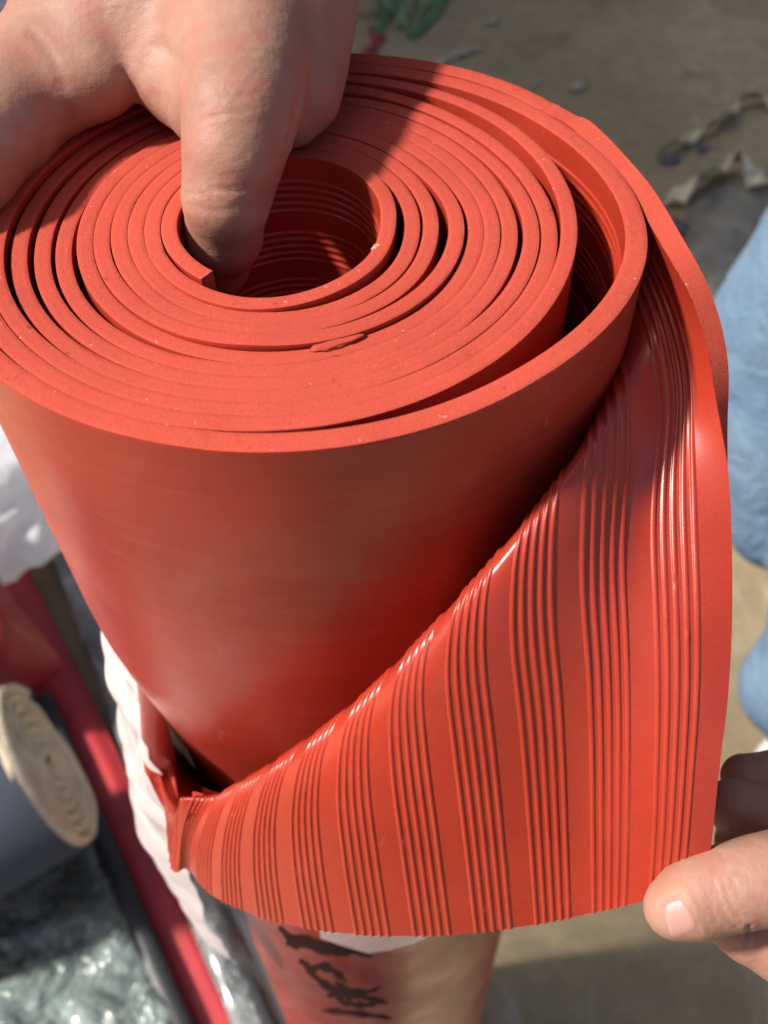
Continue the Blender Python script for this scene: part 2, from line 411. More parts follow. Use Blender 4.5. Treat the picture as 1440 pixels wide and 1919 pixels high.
def spline(x, y, xq):
    n_ = len(x); h = np.diff(x); A = np.zeros((n_, n_)); B = np.zeros_like(y)
    A[0, 0] = A[-1, -1] = 1
    for i in range(1, n_ - 1):
        A[i, i-1], A[i, i], A[i, i+1] = h[i-1], 2 * (h[i-1] + h[i]), h[i]
        B[i] = 6 * ((y[i+1] - y[i]) / h[i] - (y[i] - y[i-1]) / h[i-1])
    M = np.linalg.solve(A, B); k = np.clip(np.searchsorted(x, xq) - 1, 0, n_ - 2)
    a = (xq - x[k])[:, None]; b_ = (x[k+1] - xq)[:, None]; hk = h[k][:, None]
    return (M[k] * b_**3 + M[k+1] * a**3) / (6 * hk) + (y[k] / hk - M[k] * hk / 6) * b_ + (y[k+1] / hk - M[k+1] * hk / 6) * a
def surf(wq):
    q = np.asarray(wq, float); Y = LK.reshape(len(wk), -1)
    lo_ = spline(wk[:-4], Y[:-4], np.minimum(q, wk[-5])); hi_ = pchip(wk, Y, q)
    return np.where((q > wk[-5])[:, None], hi_, lo_).reshape(len(q), NA + NF, 3)
S = surf(rows)       # (rows, n, 3)
dw = np.gradient(S, axis=0); dl = np.gradient(S, axis=1)
# smooth row tangent from a small step in w to keep normals clean
eps = .0015
Sp = surf(np.clip(rows + eps, 0, .995))
Sm = surf(np.clip(rows - eps, 0, .995))
nrm = np.cross(dl, Sp - Sm); nrm /= np.linalg.norm(nrm, axis=-1)[..., None]
ref = -S.copy(); ref[..., 2] = 0
if (nrm[:, 5] * ref[:, 5]).sum() < 0: nrm = -nrm
hh = rib_h(rows)[:, None] * np.ones((1, NA + NF))
nick = np.random.default_rng(3)
for _ in range(150):                               # small nicks and burrs on the ridges
    i0 = nick.integers(0, len(rows)); j0 = nick.uniform(NA, NA + NF); am = nick.uniform(-.6, .5)
    jj = np.arange(NA + NF); gw = np.exp(-((rows - rows[i0]) / .0010) ** 2)[:, None] * np.exp(-((jj - j0) / nick.uniform(.7, 2.2)) ** 2)[None]
    hh = hh * (1 + am * gw)
hh *= np.clip((.182 - rows) / .012, 0, 1)[:, None]
hh *= 1 + .05 * np.sin(np.arange(NA + NF) * .21 + rows[:, None] * 900)
TF = .0047
thick = np.full(S.shape[:2], TF)
top = S + nrm * hh[..., None]; back = S - nrm * thick[..., None]
nr, nc = S.shape[:2]
lw = np.cumsum(np.r_[0, np.linalg.norm(np.diff(S[nr // 3], axis=0), axis=1)])
uvt = np.stack([np.broadcast_to(lw[None], (nr, nc)), np.broadcast_to(rows[:, None], (nr, nc))], -1)
fT = grid_faces(nr, nc); fB = grid_faces(nr, nc, nr * nc)[:, ::-1]
def rim(ia, ib): # strip between index lists
    return np.stack([ia[:-1], ib[:-1], ib[1:], ia[1:]], -1)
e0 = np.arange(nc); c1 = np.arange(nr) * nc + nc - 1; c0 = np.arange(nr) * nc
vv = [top.reshape(-1, 3), back.reshape(-1, 3)]; uu = [uvt.reshape(-1, 2)] * 2
faces = [fT, fB]; mi = [np.full(len(fT), 1), np.full(len(fB), 2)]
off = 2 * nr * nc
for ia, rev in ((e0, False), (c1, False), (c0, True)):                       # cut faces: own vertices so the edges stay crisp
    A = vv[0][ia]; B = vv[1][ia]; k = len(ia)
    jitter = rng.normal(size=(k, 1)) * .00003
    vv += [A + jitter, B]; uu += [uu[0][ia]] * 2
    f = rim(np.arange(k) + off, np.arange(k) + off + k)
    faces.append(f[:, ::-1] if rev else f); mi.append(np.zeros(len(f), int)); off += 2 * k
flap = link_mesh('peeled_flap', np.concatenate(vv), np.concatenate(faces), MATS, roll, uvs=np.concatenate(uu), midx=np.concatenate(mi))
flap['label'] = 'outermost layer pulled off the roll and folded over, showing groups of fine ribs'
#@@NEXT
# torn bit of rubber and a crumb of straw on the cut face
def lump(name, px, py, z, size, mat, parent=None, seed=0, flat=.5, long_=1.0, rot=0):
    c = at_z(px, py, z); bm = bmesh.new(); bmesh.ops.create_icosphere(bm, subdivisions=3, radius=1)
    v = np.array([tuple(x.co) for x in bm.verts]); f = [[x.index for x in p.verts] for p in bm.faces]; bm.free()
    v = v * (1 + .45 * vnoise(v, 1.6, seed)[:, None] + .15 * vnoise(v, 4, seed + 1)[:, None]) * size * np.array([long_, 1, flat])
    ca, sa = math.cos(rot), math.sin(rot)
    v = np.stack([v[:, 0] * ca - v[:, 1] * sa, v[:, 0] * sa + v[:, 1] * ca, v[:, 2]], -1) + c
    return link_mesh(name, v, f, mat, parent)
lump('torn_rubber_flake', 628, 643, .9999, .0017, M_CUT, roll, 5, .30, 3.2, R(24))
M_STRAW = plain('straw', (.42, .30, .12), .8)
thing(lump('crumb', 707, 464, 1.0012, .0009, M_STRAW, None, 2, .7, 1.5, .4), 'tiny straw coloured crumb caught on the inner rim of the red roll', 'crumb')

# ------------------------------------------------------------------ clear plastic sleeve round the lower roll, with brush marks
def film(name, tint, white=.3, clear=.5, rough=.18, crumple=40, bd=.004, back=.25):
    m = bpy.data.materials.new(name); m.use_nodes = True; nt = m.node_tree; nt.nodes.clear()
    out = N(nt, 'ShaderNodeOutputMaterial'); ob = coords(nt)
    tr = N(nt, 'ShaderNodeBsdfTransparent'); gl = N(nt, 'ShaderNodeBsdfPrincipled')
    gl.inputs['Base Color'].default_value = (*tint, 1); gl.inputs['Roughness'].default_value = rough
    gl.inputs['Specular IOR Level'].default_value = .8
    tl = N(nt, 'ShaderNodeBsdfTranslucent'); tl.inputs[0].default_value = (*tint, 1)
    b1 = noise(nt, ob, crumple, 5, .6, .6); bn = N(nt, 'ShaderNodeBump'); bn.inputs['Strength'].default_value = .9
    bn.inputs['Distance'].default_value = bd; nt.links.new(b1, bn.inputs['Height'])
    nt.links.new(bn.outputs[0], gl.inputs['Normal'])
    mx = N(nt, 'ShaderNodeMixShader'); mx.inputs[0].default_value = back
    nt.links.new(gl.outputs[0], mx.inputs[1]); nt.links.new(tl.outputs[0], mx.inputs[2])
    fr = ramp(nt, noise(nt, ob, crumple * .5, 3), [(.3, max(clear - .25, 0) if clear else 0.0), (.7, min(clear + .25, 1) if clear else 0.0)])
    m2 = N(nt, 'ShaderNodeMixShader'); nt.links.new(fr, m2.inputs[0])
    nt.links.new(mx.outputs[0], m2.inputs[1]); nt.links.new(tr.outputs[0], m2.inputs[2])
    nt.links.new(m2.outputs[0], out.inputs[0]); return m
M_FILM = film('clear_film', (.06, .06, .06), clear=.92, rough=.18, bd=.002)
M_FILMW = film('white_film', (1.0, 1.0, 1.0), clear=.0, rough=.3, crumple=40, bd=.002, back=.5)
sl_px = [(213,1178),(217,1240),(215,1290),(205,1330),(225,1430),(258,1530),(298,1600),(345,1668),(392,1700),(420,1712)]
def at_y(px, py, y):
    r = ray(px, py); return CAM + r * ((y - CAM[1]) / r[1])
sl = np.array([at_y(x, y, -.02) for x, y in sl_px])
o_ = np.argsort(sl[:, 2]); sl_z, sl_r = sl[o_, 2], -sl[o_, 0]
nT, nZ = 220, 120
th_ = np.linspace(-np.pi, np.pi, nT, endpoint=False)
def dang(a, b): return np.abs((a - b + np.pi) % (2 * np.pi) - np.pi)
lobe = np.exp(-(dang(th_, R(192)) / R(38)) ** 2)
thd = np.degrees(th_) % 360
ztop = np.interp(thd, [0, 110, 165, 185, 196, 206, 214, 220, 226, 232, 242, 258, 360], [.79, .80, .835, .855, .858, .852, .850, .848, .848, .847, .832, .778, .79])
ztop += (.003 * np.sin(th_ * 11) + .002 * np.sin(th_ * 23 + 1))
rim_r = np.interp(thd, [0, 150, 185, 196, 214, 220, 226, 232, 245, 262, 360], [.0825, .080, .0785, .0785, .0785, .081, .087, .092, .094, .084, .0825])
vz = np.linspace(0, 1, nZ) ** 1.5
Zs = ztop[:, None] + (.06 - ztop[:, None]) * vz[None]
base = .0822 + .0012 * np.sin(th_ * 9)[:, None] * np.exp(-vz * 6)[None]
rl = np.interp(Zs, sl_z, sl_r, left=.0825, right=sl_r[-1])
Rr = base + np.maximum(rl - base, 0) * lobe[:, None]
bl_ = np.clip((ztop[:, None] - Zs) / .045, 0, 1); bl_ = bl_ * bl_ * (3 - 2 * bl_)
Rr = rim_r[:, None] * (1 - bl_) + Rr * bl_
crp = vnoise(np.stack([np.cos(th_)[:, None] * .1 + 0 * Zs, np.sin(th_)[:, None] * .1 + 0 * Zs, Zs], -1), 70, 4)
Rr = Rr + crp * (.0006 + .005 * lobe[:, None] * np.exp(-vz * 2.2)[None])
SV = np.stack([Rr * np.cos(th_)[:, None], Rr * np.sin(th_)[:, None], Zs], -1)
sleeve = empty('plastic_sleeve', 'clear plastic sleeve bunched white round the lower half of the standing red roll', 'plastic sleeve')
gf = np.array(grid_faces(nT, nZ)); wrapf = np.stack([np.full(nZ - 1, 0)], -1)
j = np.arange(nZ - 1); gf = np.concatenate([gf, np.stack([(nT - 1) * nZ + j, j * 1, j + 1, (nT - 1) * nZ + j + 1], -1)])
cen = SV.reshape(-1, 3)[gf].mean(1); lb = np.exp(-(dang(np.arctan2(cen[:, 1], cen[:, 0]), R(186)) / R(34)) ** 2)
link_mesh('film_tube', SV.reshape(-1, 3), gf, [M_FILM, M_FILMW], sleeve, midx=(lb > .33) & (cen[:, 2] > .60))
# cuff of film showing under the flap
cu = []
for k, (px, y0, y1) in enumerate([(600,1752,1758),(640,1755,1772),(690,1756,1787),(735,1756,1780),(775,1754,1768),(800,1750,1756)]):
    cu += [at_cyl(px, y0 - 40, .086), at_cyl(px, (y0 + y1) / 2, .087 + .001 * (k % 2)), at_cyl(px, y1, .0865)]
link_mesh('film_cuff', np.array(cu), grid_faces(6, 3), M_FILMW, sleeve)
M_INK = plain('black_brush_ink', (.035, .012, .011), .85, .1, sc=60, var=.5)
def stroke(pts, w):
    pts = curve3([(x, y, 0) for x, y in pts], 30)[:, :2]
    d = np.gradient(pts, axis=0); nn = np.stack([-d[:, 1], d[:, 0]], -1); nn /= np.linalg.norm(nn, axis=1)[:, None] + 1e-9
    t = np.linspace(0, 1, 30); ww = w * (.35 + .65 * np.sin(np.pi * np.clip(t * 1.05, 0, 1)) ** .6) * (1 + .35 * np.sin(t * 17 + w)) 
    V = []
    for o2 in (-1, -.4, .4, 1):
        q = pts + nn * (ww * o2)[:, None] + rng.normal(size=(30, 1)) * (.8 if abs(o2) == 1 else 0)
        V.append([at_cyl(x, y, .0846) for x, y in q])
    V = np.array(V); V2 = V * np.array([.9955, .9955, 1])
    o = link_mesh('ink_stroke', np.concatenate([V.reshape(-1, 3), V2.reshape(-1, 3)]),
                  np.concatenate([grid_faces(4, 30), grid_faces(4, 30, 120)[:, ::-1]]), M_INK, sleeve)
for pts, w in [([(522,1738),(545,1757),(585,1768),(640,1778),(696,1792)], 9), ([(535,1752),(552,1772),(566,1766)], 8),
               ([(560,1765),(600,1782),(655,1790)], 6), ([(578,1822),(606,1812),(632,1826),(650,1842)], 7),
               ([(572,1812),(596,1836),(622,1856),(650,1888)], 6), ([(600,1846),(640,1858),(690,1872),(728,1880)], 6),
               ([(628,1842),(660,1858),(700,1858),(714,1850)], 5), ([(640,1878),(668,1884),(705,1884)], 5),
               ([(560,1800),(585,1816)], 5), ([(604,1894),(650,1898),(700,1904),(735,1909)], 5), ([(612,1866),(640,1866),(660,1874)], 5)]:
    stroke(pts, w)

# ------------------------------------------------------------------ the person: two hands in view, clothes mostly out of frame
def skin_mat(stretch):
    m, nt, b = new_mat('skin'); ob = coords(nt)
    c = ramp(nt, noise(nt, ob, 45, 5, .6), [(.28, (.29, .14, .098)), (.5, (.345, .18, .125)), (.72, (.41, .235, .172))])
    red = ramp(nt, noise(nt, ob, 130, 3), [(.45, 0.0), (.7, .75)])
    c = mixc(nt, red, c, (.36, .135, .095))
    dot = ramp(nt, noise(nt, ob, 900, 2), [(.28, .5), (.36, 0.0)])
    c = mixc(nt, dot, c, (.38, .19, .13))
    nt.links.new(c, b.inputs['Base Color'])
    b.inputs['Roughness'].default_value = .55; b.inputs['Specular IOR Level'].default_value = .32
    b.inputs['Subsurface Weight'].default_value = .06; b.inputs['Subsurface Radius'].default_value = (.004, .0015, .0008)
    b.inputs['Subsurface Scale'].default_value = .5
    vo = N(nt, 'ShaderNodeTexVoronoi', feature='DISTANCE_TO_EDGE'); vo.inputs['Scale'].default_value = 950
    dv = N(nt, 'ShaderNodeMapping'); tc = N(nt, 'ShaderNodeTexCoord'); nt.links.new(tc.outputs['Object'], dv.inputs[0])
    dv.inputs['Scale'].default_value = (1, .6, 1); nt.links.new(dv.outputs[0], vo.inputs['Vector'])
    n1 = bump(nt, b, ramp(nt, vo.outputs['Distance'], [(0, 0.0), (.10, 1.0)]), .13, .00014)
    n1 = bump(nt, b, noise(nt, coords(nt, 'Object', stretch), 330, 4, .55, .5), .42, .0005, n1)
    n2 = bump(nt, b, noise(nt, ob, 480, 4), .38, .0003, n1)
    bump(nt, b, noise(nt, ob, 120, 3), .15, .0008, n2); return m
M_SKIN = skin_mat((.4, 1, 1)); M_SKIN2 = skin_mat((1, .5, .5))
person = empty('person', 'person in blue jeans with one hand in the roll core and one pinching the flap', 'person')
person.location = (0, 0, 0)
def proj_px(V):
    q = V - CAM; z = q @ FW
    return np.stack([W / 2 + F_PX * (q @ RT) / z, H / 2 - F_PX * (q @ UP) / z], -1)
def crease(V, nrm_, lines_):
    px = proj_px(V); front = ((V - CAM) * nrm_).sum(-1) < 0; disp = np.zeros(len(V))
    for pts, dep, wid in lines_:
        c = curve3([(x, y, 0) for x, y in pts], 40)[:, :2]
        dd = np.sqrt(((px[:, None] - c[None]) ** 2).sum(-1)).min(1) if len(px) < 4000 else None
        if dd is None:
            lo_, hi_ = c.min(0) - 5 * wid, c.max(0) + 5 * wid; dd = np.full(len(px), 1e9)
            k = ((px > lo_) & (px < hi_)).all(1); dd[k] = np.sqrt(((px[k][:, None] - c[None]) ** 2).sum(-1)).min(1)
        disp += np.where(front, -dep * (np.exp(-(dd / wid) ** 2) - .45 * np.exp(-((dd - 2.2 * wid) / (1.4 * wid)) ** 2)), 0)
    return V + nrm_ * disp[:, None]
def hz(px, py, z, rp):
    p = at_z(px, py, z); return (p, rp * depth_of(p) / F_PX)
def hd(px, py, d, rp):
    return (at_d(px, py, d), rp * d / F_PX)
def make_hand(chains, h, lines_, k=.006, mat=None):
    fn = body_fn(chains, k)
    P = np.array([p for _, ch in chains for p, _ in ch]); r_ = max(r for _, ch in chains for _, r in ch)
    V, Fc = surface_nets(fn, P.min(0) - r_ - .004, P.max(0) + r_ + .004, h)
    V, nn = project(fn, V); V = crease(V, nn, lines_)
    return link_mesh('hand', V, Fc, mat, person), fn
core_hand, fn1 = make_hand([
    (None, [hz(300,-150,1.0248,230), hz(330,-30,1.0223,165), hz(390,60,1.0186,125)]),
    (.010, [hz(470,-60,1.0248,165), hz(470,40,1.0198,125), hz(457,130,1.0186,104), hz(448,220,1.0161,86), hz(436,300,1.0105,82)]),
    (.004, [hz(436,300,1.0105,82), hz(424,372,1.0031,75), hz(419,440,0.9920,66), hz(413,500,0.9790,47), hz(409,532,0.9700,30)]),
    (.009, [hz(250,-40,1.0186,150), hz(150,40,1.0155,108), hz(62,148,1.0112,90), hz(0,228,1.0087,88), hz(-75,310,1.0087,84), hz(-150,400,1.0037,84), hz(-190,450,0.9850,76)]),
    (.012, [hz(200,70,1.0174,90), hz(183,143,1.0130,72)]),
    (.0035, [hz(300,60,1.0174,110), hz(350,140,1.012,92), hz(387,200,1.010,76)]),
    (.008, [hz(560,-60,1.0223,130), hz(560,40,1.0174,94), hz(572,130,1.0118,62), hz(572,190,1.0081,44), hz(555,240,1.0050,26)]),
], .0010, [
    ([(346,364),(380,363),(412,357),(440,358),(462,352)], .00042, 3.0), ([(360,386),(400,396),(440,390)], .00015, 6),
    ([(366,178),(400,152),(455,140)], .00014, 3), ([(368,205),(420,182),(478,176)], .00014, 3), ([(385,122),(430,100),(485,96)], .0002, 4),
    ([(430,205),(462,165),(482,128)], .0001, 3), ([(400,215),(432,165),(445,118)], .0001, 3), ([(372,230),(420,214),(480,206)], .0002, 3.5),
    ([(540,268),(549,235),(553,195)], .0007, 5), ([(134,230),(131,205)], .0005, 8), ([(246,172),(228,140)], .0003, 9),
    ([(520,265),(530,300),(525,330)], .0002, 5), ([(300,90),(340,120),(355,160)], .0003, 12), ([(60,60),(100,110),(120,160)], .0002, 8)], .006, M_SKIN)
core_hand['label'] = 'bare hand with one finger pushed into the core of the roll'
pull_hand, fn2 = make_hand([
    (None, [hd(1258,1705,.2215,48), hd(1288,1692,.2215,62), hd(1328,1675,.222,67), hd(1380,1660,.222,70), hd(1440,1648,.223,76), hd(1530,1632,.227,100)]),
    (.003, [hd(1352,1722,.238,44), hd(1405,1746,.238,54), hd(1470,1766,.238,72), hd(1560,1770,.240,100)]),
    (.006, [hd(1480,1690,.244,90), hd(1620,1680,.252,150)]),
    (.002, [hd(1396,1456,.266,43), hd(1460,1458,.268,50), hd(1580,1520,.270,90)]),
    (.002, [hd(1374,1510,.258,50), hd(1440,1524,.260,56), hd(1580,1590,.262,110)]),
    (.002, [hd(1390,1580,.258,48), hd(1450,1590,.260,60), hd(1580,1640,.260,110)]),
    (.010, [hd(1580,1600,.262,120), hd(1720,1650,.262,200)]),
], .0008, [
    ([(1340,1652),(1350,1690),(1364,1722),(1380,1736)], .00030, 3), ([(1356,1648),(1370,1690),(1386,1718)], .00025, 3), ([(1238,1698),(1250,1682),(1272,1680),(1290,1694),(1302,1722),(1310,1748)], .00022, 4),
    ([(1376,1652),(1390,1685)], .0002, 3), ([(1328,1662),(1334,1700),(1344,1728)], .00015, 4), ([(1405,1735),(1404,1758),(1400,1775)], .0005, 4)], .004, M_SKIN2)
pull_hand['label'] = 'hand pinching the corner of the peeled flap between thumb and fingers'
# thumbnail, laid on the thumb
def trace(fn, px, py, d0, it=60):
    r_ = ray(px, py); r_ = r_ / np.linalg.norm(r_); t = d0
    for _ in range(it):
        t += float(fn((CAM + r_ * t)[None])[0]) * .8
    return CAM + r_ * t
def sd_n(fn, p, e=1e-4):
    g = np.array([float(fn((p + np.eye(3)[i] * e)[None])[0] - fn((p - np.eye(3)[i] * e)[None])[0]) for i in range(3)])
    return g / np.linalg.norm(g)
ncx, ncy = 1272, 1720; ua = np.array([.34, .94]); ub = np.array([.94, -.34]); V = []; nu, nv = 13, 13
for i in range(nu):
    for j_ in range(nv):
        a, b = i / (nu - 1) * 2 - 1, j_ / (nv - 1) * 2 - 1
        sq = 1 / (abs(a) ** 4 + abs(b) ** 4 + 1e-9) ** (1 / 4) * max(abs(a), abs(b)) if (a or b) else 0
        x, y = a * sq * .98, b * sq * .98
        p2 = np.array([ncx, ncy]) + ua * x * 38 + ub * y * (26 + 5 * x)
        p = trace(fn2, *p2, .19); n_ = sd_n(fn2, p); m_ = max(abs(a), abs(b))
        V.append(p + n_ * (.00022 * (1 - m_ ** 8) - .00012 * (m_ > .95)))
mn, nt, b = new_mat('nail'); ob = coords(nt)
nt.links.new(mixc(nt, noise(nt, ob, 150, 3), (.42, .20, .165), (.50, .28, .235)), b.inputs['Base Color'])
b.inputs['Roughness'].default_value = .46; b.inputs['Subsurface Weight'].default_value = .1; b.inputs['Subsurface Scale'].default_value = .002
bump(nt, b, noise(nt, coords(nt, 'Object', (1, 1, .1)), 900, 2), .1, .0003)
nail = link_mesh('thumbnail', np.array(V), grid_faces(nu, nv), mn, pull_hand)
nail.modifiers.new('s', 'SUBSURF').render_levels = 1
# clothes
def cloth(name, col, col2, sc):
    m, nt, b = new_mat(name); ob = coords(nt)
    c = mixc(nt, ramp(nt, noise(nt, ob, sc, 6, .6), [(.32, 0.0), (.68, 1.0)]), col, col2)
    wv = noise(nt, coords(nt, 'Object', (1, 1, .25)), 900, 2)
    c = mixc(nt, ramp(nt, wv, [(.35, .35), (.65, 0.0)]), c, tuple(x * .55 for x in col))
    nt.links.new(c, b.inputs['Base Color']); b.inputs['Roughness'].default_value = .9; b.inputs['Specular IOR Level'].default_value = .15
    n1 = bump(nt, b, noise(nt, ob, 26, 4, .6, .8), .7, .012); bump(nt, b, wv, .3, .001, n1); return m
M_DENIM = cloth('blue_denim', (.10, .175, .28), (.20, .29, .39), 9)
M_JACKET = cloth('dark_jacket', (.05, .055, .065), (.075, .08, .09), 14)
def soft_body(name, chains, h, mat, k, wr=0.0, sc=30, seed=0):
    fn = body_fn(chains, k); P = np.array([p for _, ch in chains for p, _ in ch], float); r_ = max(r for _, ch in chains for _, r in ch)
    V, Fc = surface_nets(fn, P.min(0) - r_ - .03, P.max(0) + r_ + .03, h); V, nn = project(fn, V)
    V = V + nn * (wr * vnoise(V, sc, seed) + .4 * wr * vnoise(V, sc * 2.7, seed + 3))[:, None]
    return link_mesh(name, V, Fc, mat, person)
def wz(px, py, z): return at_z(px, py, z)
kneeL = wz(1452, 640, .50); kneeB = wz(1470, 930, .30)
hip = np.array([1.02, .78, .50])
def wq(px, py, z, rp): p = at_z(px, py, z); return (p, rp * depth_of(p) / F_PX)
legL = [(hip, .12), wq(1640,520,.58,210), wq(1500,640,.50,150), wq(1490,800,.42,140), wq(1500,930,.34,128), wq(1640,1040,.16,110)]
legR = [(np.array([.95, .62, .46]), .10), (wz(1620,1130,.33), .075), wq(1490,1290,.20,88), wq(1520,1370,.11,76)]
soft_body('jeans', [(None, legL), (.03, legR)], .009, M_DENIM, .05, .0022, 24, 3)
M_SHOE = plain('white_canvas', (.75, .76, .76), .7)
fz = wz(1490, 1400, .05)
shoe = soft_body('shoe', [(None, [(fz + np.array([.05, .03, .01]), .042), (fz + np.array([-.01, -.03, 0]), .040), (fz + np.array([-.04, -.12, -.012]), .034)])], .008, M_SHOE, .02)
sh2 = wz(1640, 1090, .05); soft_body('shoe', [(None, [(sh2 + np.array([.05, .05, .01]), .042), (sh2, .040), (sh2 + np.array([-.05, -.08, -.012]), .034)])], .008, M_SHOE, .02)
wristA = at_z(300, -150, 1.025); wristB = at_d(1700, 1650, .262)
elbA = np.array([.30, .42, 1.06]); elbB = np.array([.42, .10, .86]); shA = np.array([.62, .62, 1.12]); shB = np.array([.80, .36, 1.10])
dA = elbA - wristA; dB = elbB - wristB
soft_body('jacket', [(None, [(wristA + dA * .22, .042), (elbA, .055), (shA, .075)]), (.03, [(wristB + dB * .25, .042), (elbB, .055), (shB, .075)]),
                     (.05, [(np.array([1.02, .76, .58]), .15), (np.array([.84, .62, .86]), .16), (np.array([.72, .50, 1.10]), .13)])], .014, M_JACKET, .04, .006, 20, 8)
for w_, d_ in ((wristA, dA), (wristB, dB)):
    soft_body('forearm', [(None, [(w_ - d_ * .02, .030), (w_ + d_ * .3, .036)])], .006, M_SKIN, .01)
#@@BACK
# ------------------------------------------------------------------ warehouse wall beside the doorway the light comes through
M_WALL = plain('rendered_wall', (.40, .38, .34), .9, .2, 4, .2, .4, 30, .004)
def box(bm_v, bm_f, lo, hi):
    o = len(bm_v); (x0, y0, z0), (x1, y1, z1) = lo, hi
    bm_v += [(x0,y0,z0),(x1,y0,z0),(x1,y1,z0),(x0,y1,z0),(x0,y0,z1),(x1,y0,z1),(x1,y1,z1),(x0,y1,z1)]
    bm_f += [tuple(o + i for i in f) for f in ((0,3,2,1),(4,5,6,7),(0,1,5,4),(1,2,6,5),(2,3,7,6),(3,0,4,7))]
bv, bf = [], []
box(bv, bf, (-2.45, .85, 0.001), (-2.2, 9.0, 5.4)); box(bv, bf, (-2.42, -.12, 2.72), (-2.23, .849, 3.05)); box(bv, bf, (-2.45, -6.0, 0.001), (-2.2, -1.3, 5.4)); box(bv, bf, (-2.44, -1.298, 4.7), (-2.21, .848, 5.398))  # the short beam across the opening is added only to shade the floor
wall = link_mesh('warehouse_wall', bv, bf, M_WALL, smooth=False)
thing(wall, 'plain rendered warehouse wall with a wide doorway and added shade beam beside the red roll', 'wall')
bv, bf = [], []
box(bv, bf, (-2.2, 5.0, 0.002), (8.0, 5.25, 4.38))
thing(link_mesh('warehouse_wall', bv, bf, M_WALL, smooth=False), 'far rendered warehouse wall beyond the littered concrete floor', 'wall')

# ------------------------------------------------------------------ things lying on the floor to the left
def fz(px, py, z=0.0): return at_z(px, py, z)
def bar(name, label, cat, p0, p1, prof, mat, n=60, wob=.002, seed=1, extend=(0, 0), group=None, caps=True):
    """long lying thing: a cross-section profile (side, up) swept from p0 to p1"""
    p0 = np.array(p0); p1 = np.array(p1); d = p1 - p0; L = np.linalg.norm(d); d /= L
    p0 = p0 - d * extend[0]; p1 = p1 + d * extend[1]
    side = np.cross(d, (0, 0, 1)); side /= np.linalg.norm(side)
    t = np.linspace(0, 1, n); prof = np.asarray(prof, float); m = len(prof)
    C = p0[None] + (p1 - p0)[None] * t[:, None]
    V = C[:, None] + prof[None, :, :1] * side[None, None] + prof[None, :, 1:] * np.array([0, 0, 1.0])[None, None]
    V = V + wob * vnoise(V, 9, seed)[..., None] * side + wob * .7 * vnoise(V, 13, seed + 2)[..., None] * np.array([0, 0, 1.0])
    F_ = grid_faces(n, m, 0, True).tolist()
    if caps: F_ += [list(range(m)), [(n - 1) * m + k for k in range(m)][::-1]]
    o = link_mesh(name, V.reshape(-1, 3), F_, mat)
    return thing(o, label, cat, group)
def superell(w, h, n=28, e=3.0, z0=0.0):
    a = np.linspace(0, 2 * np.pi, n, endpoint=False); c, s = np.cos(a), np.sin(a)
    return np.stack([w * np.sign(c) * np.abs(c) ** (2 / e), h * np.sign(s) * np.abs(s) ** (2 / e) + h + z0], -1)
M_CRIM = rubber('crimson_rubber', (.46, .034, .040), .45, streak=.25, bumpy=.1)
prof = superell(.032, .016, 40, 4.0); prof[8:12, 1] += .003; prof[4:6, 1] -= .002
bar('crimson_rubber_roll', 'long thin crimson rubber roll lying on the floor along the plastic wrapped rolls', 'rubber roll',
    fz(398,1919,.032), fz(20,1110,.032), prof - [0, .032], M_CRIM, extend=(.5, .9))
M_BLACK = rubber('black_rubber', (.028, .030, .033), .5, bumpy=.2)
M_SLATE = rubber('slate_rubber', (.060, .068, .082), .45, bumpy=.2)
def crumpled(name, tint, rough, sc, strength=1.0, bd=.02, spec=.8, dark=None, lo_mul=.55):
    m, nt, b = new_mat(name); ob = coords(nt)
    f = noise(nt, ob, sc, 6, .62, 1.5); c = mixc(nt, ramp(nt, f, [(.46, 0.0), (.66, 1.0)]), tuple(x * lo_mul for x in tint), tint)
    if dark is not None:
        c = mixc(nt, ramp(nt, noise(nt, ob, sc * .4, 3), [(.45, 0.0), (.6, .7)]), c, dark)
    nt.links.new(c, b.inputs['Base Color']); b.inputs['Roughness'].default_value = rough; b.inputs['Specular IOR Level'].default_value = spec
    b.inputs['Coat Weight'].default_value = .6; b.inputs['Coat Roughness'].default_value = .12
    n1 = bump(nt, b, noise(nt, ob, sc * .7, 5, .6, 2.0), strength, bd); bump(nt, b, noise(nt, ob, sc * 3, 3, .6, 1.0), strength * .6, bd * .25, n1); return m
M_SILV = crumpled('silver_wrap', (.42, .46, .45), .25, 26, dark=(.10, .115, .115))
bar('plastic_wrapped_roll', 'thin dark roll in shiny silvery plastic wrap lying beside the crimson roll', 'wrapped roll',
    fz(462,1919,.024), fz(205,1260,.024), superell(.021, .020, 24, 2.0) - [0, .024], M_SILV, extend=(.5, .5), wob=.004, n=160)
bar('black_rubber_strip', 'narrow black rubber strip on edge between the silvery roll and slate slab', 'rubber strip',
    fz(500,1919,.02), fz(232,1330,.02), superell(.010, .016, 16, 5) - [0, .02], M_BLACK, extend=(.5, .45))
bar('slate_rubber_slab', 'flat slate grey rubber slab lying next to the bare beige floor', 'rubber slab',
    fz(541,1919,.015), fz(268,1350,.015), superell(.0135, .010, 16, 6) - [0, .015], M_SLATE, extend=(.5, .3))
bar('black_rubber_strip', 'black rubber strip squeezed between the green plastic bundle and the crimson roll', 'rubber strip',
    fz(336,1919,.06), fz(182,1560,.06), superell(.0125, .030, 16, 5) - [0, .06], M_BLACK, extend=(.5, .2))
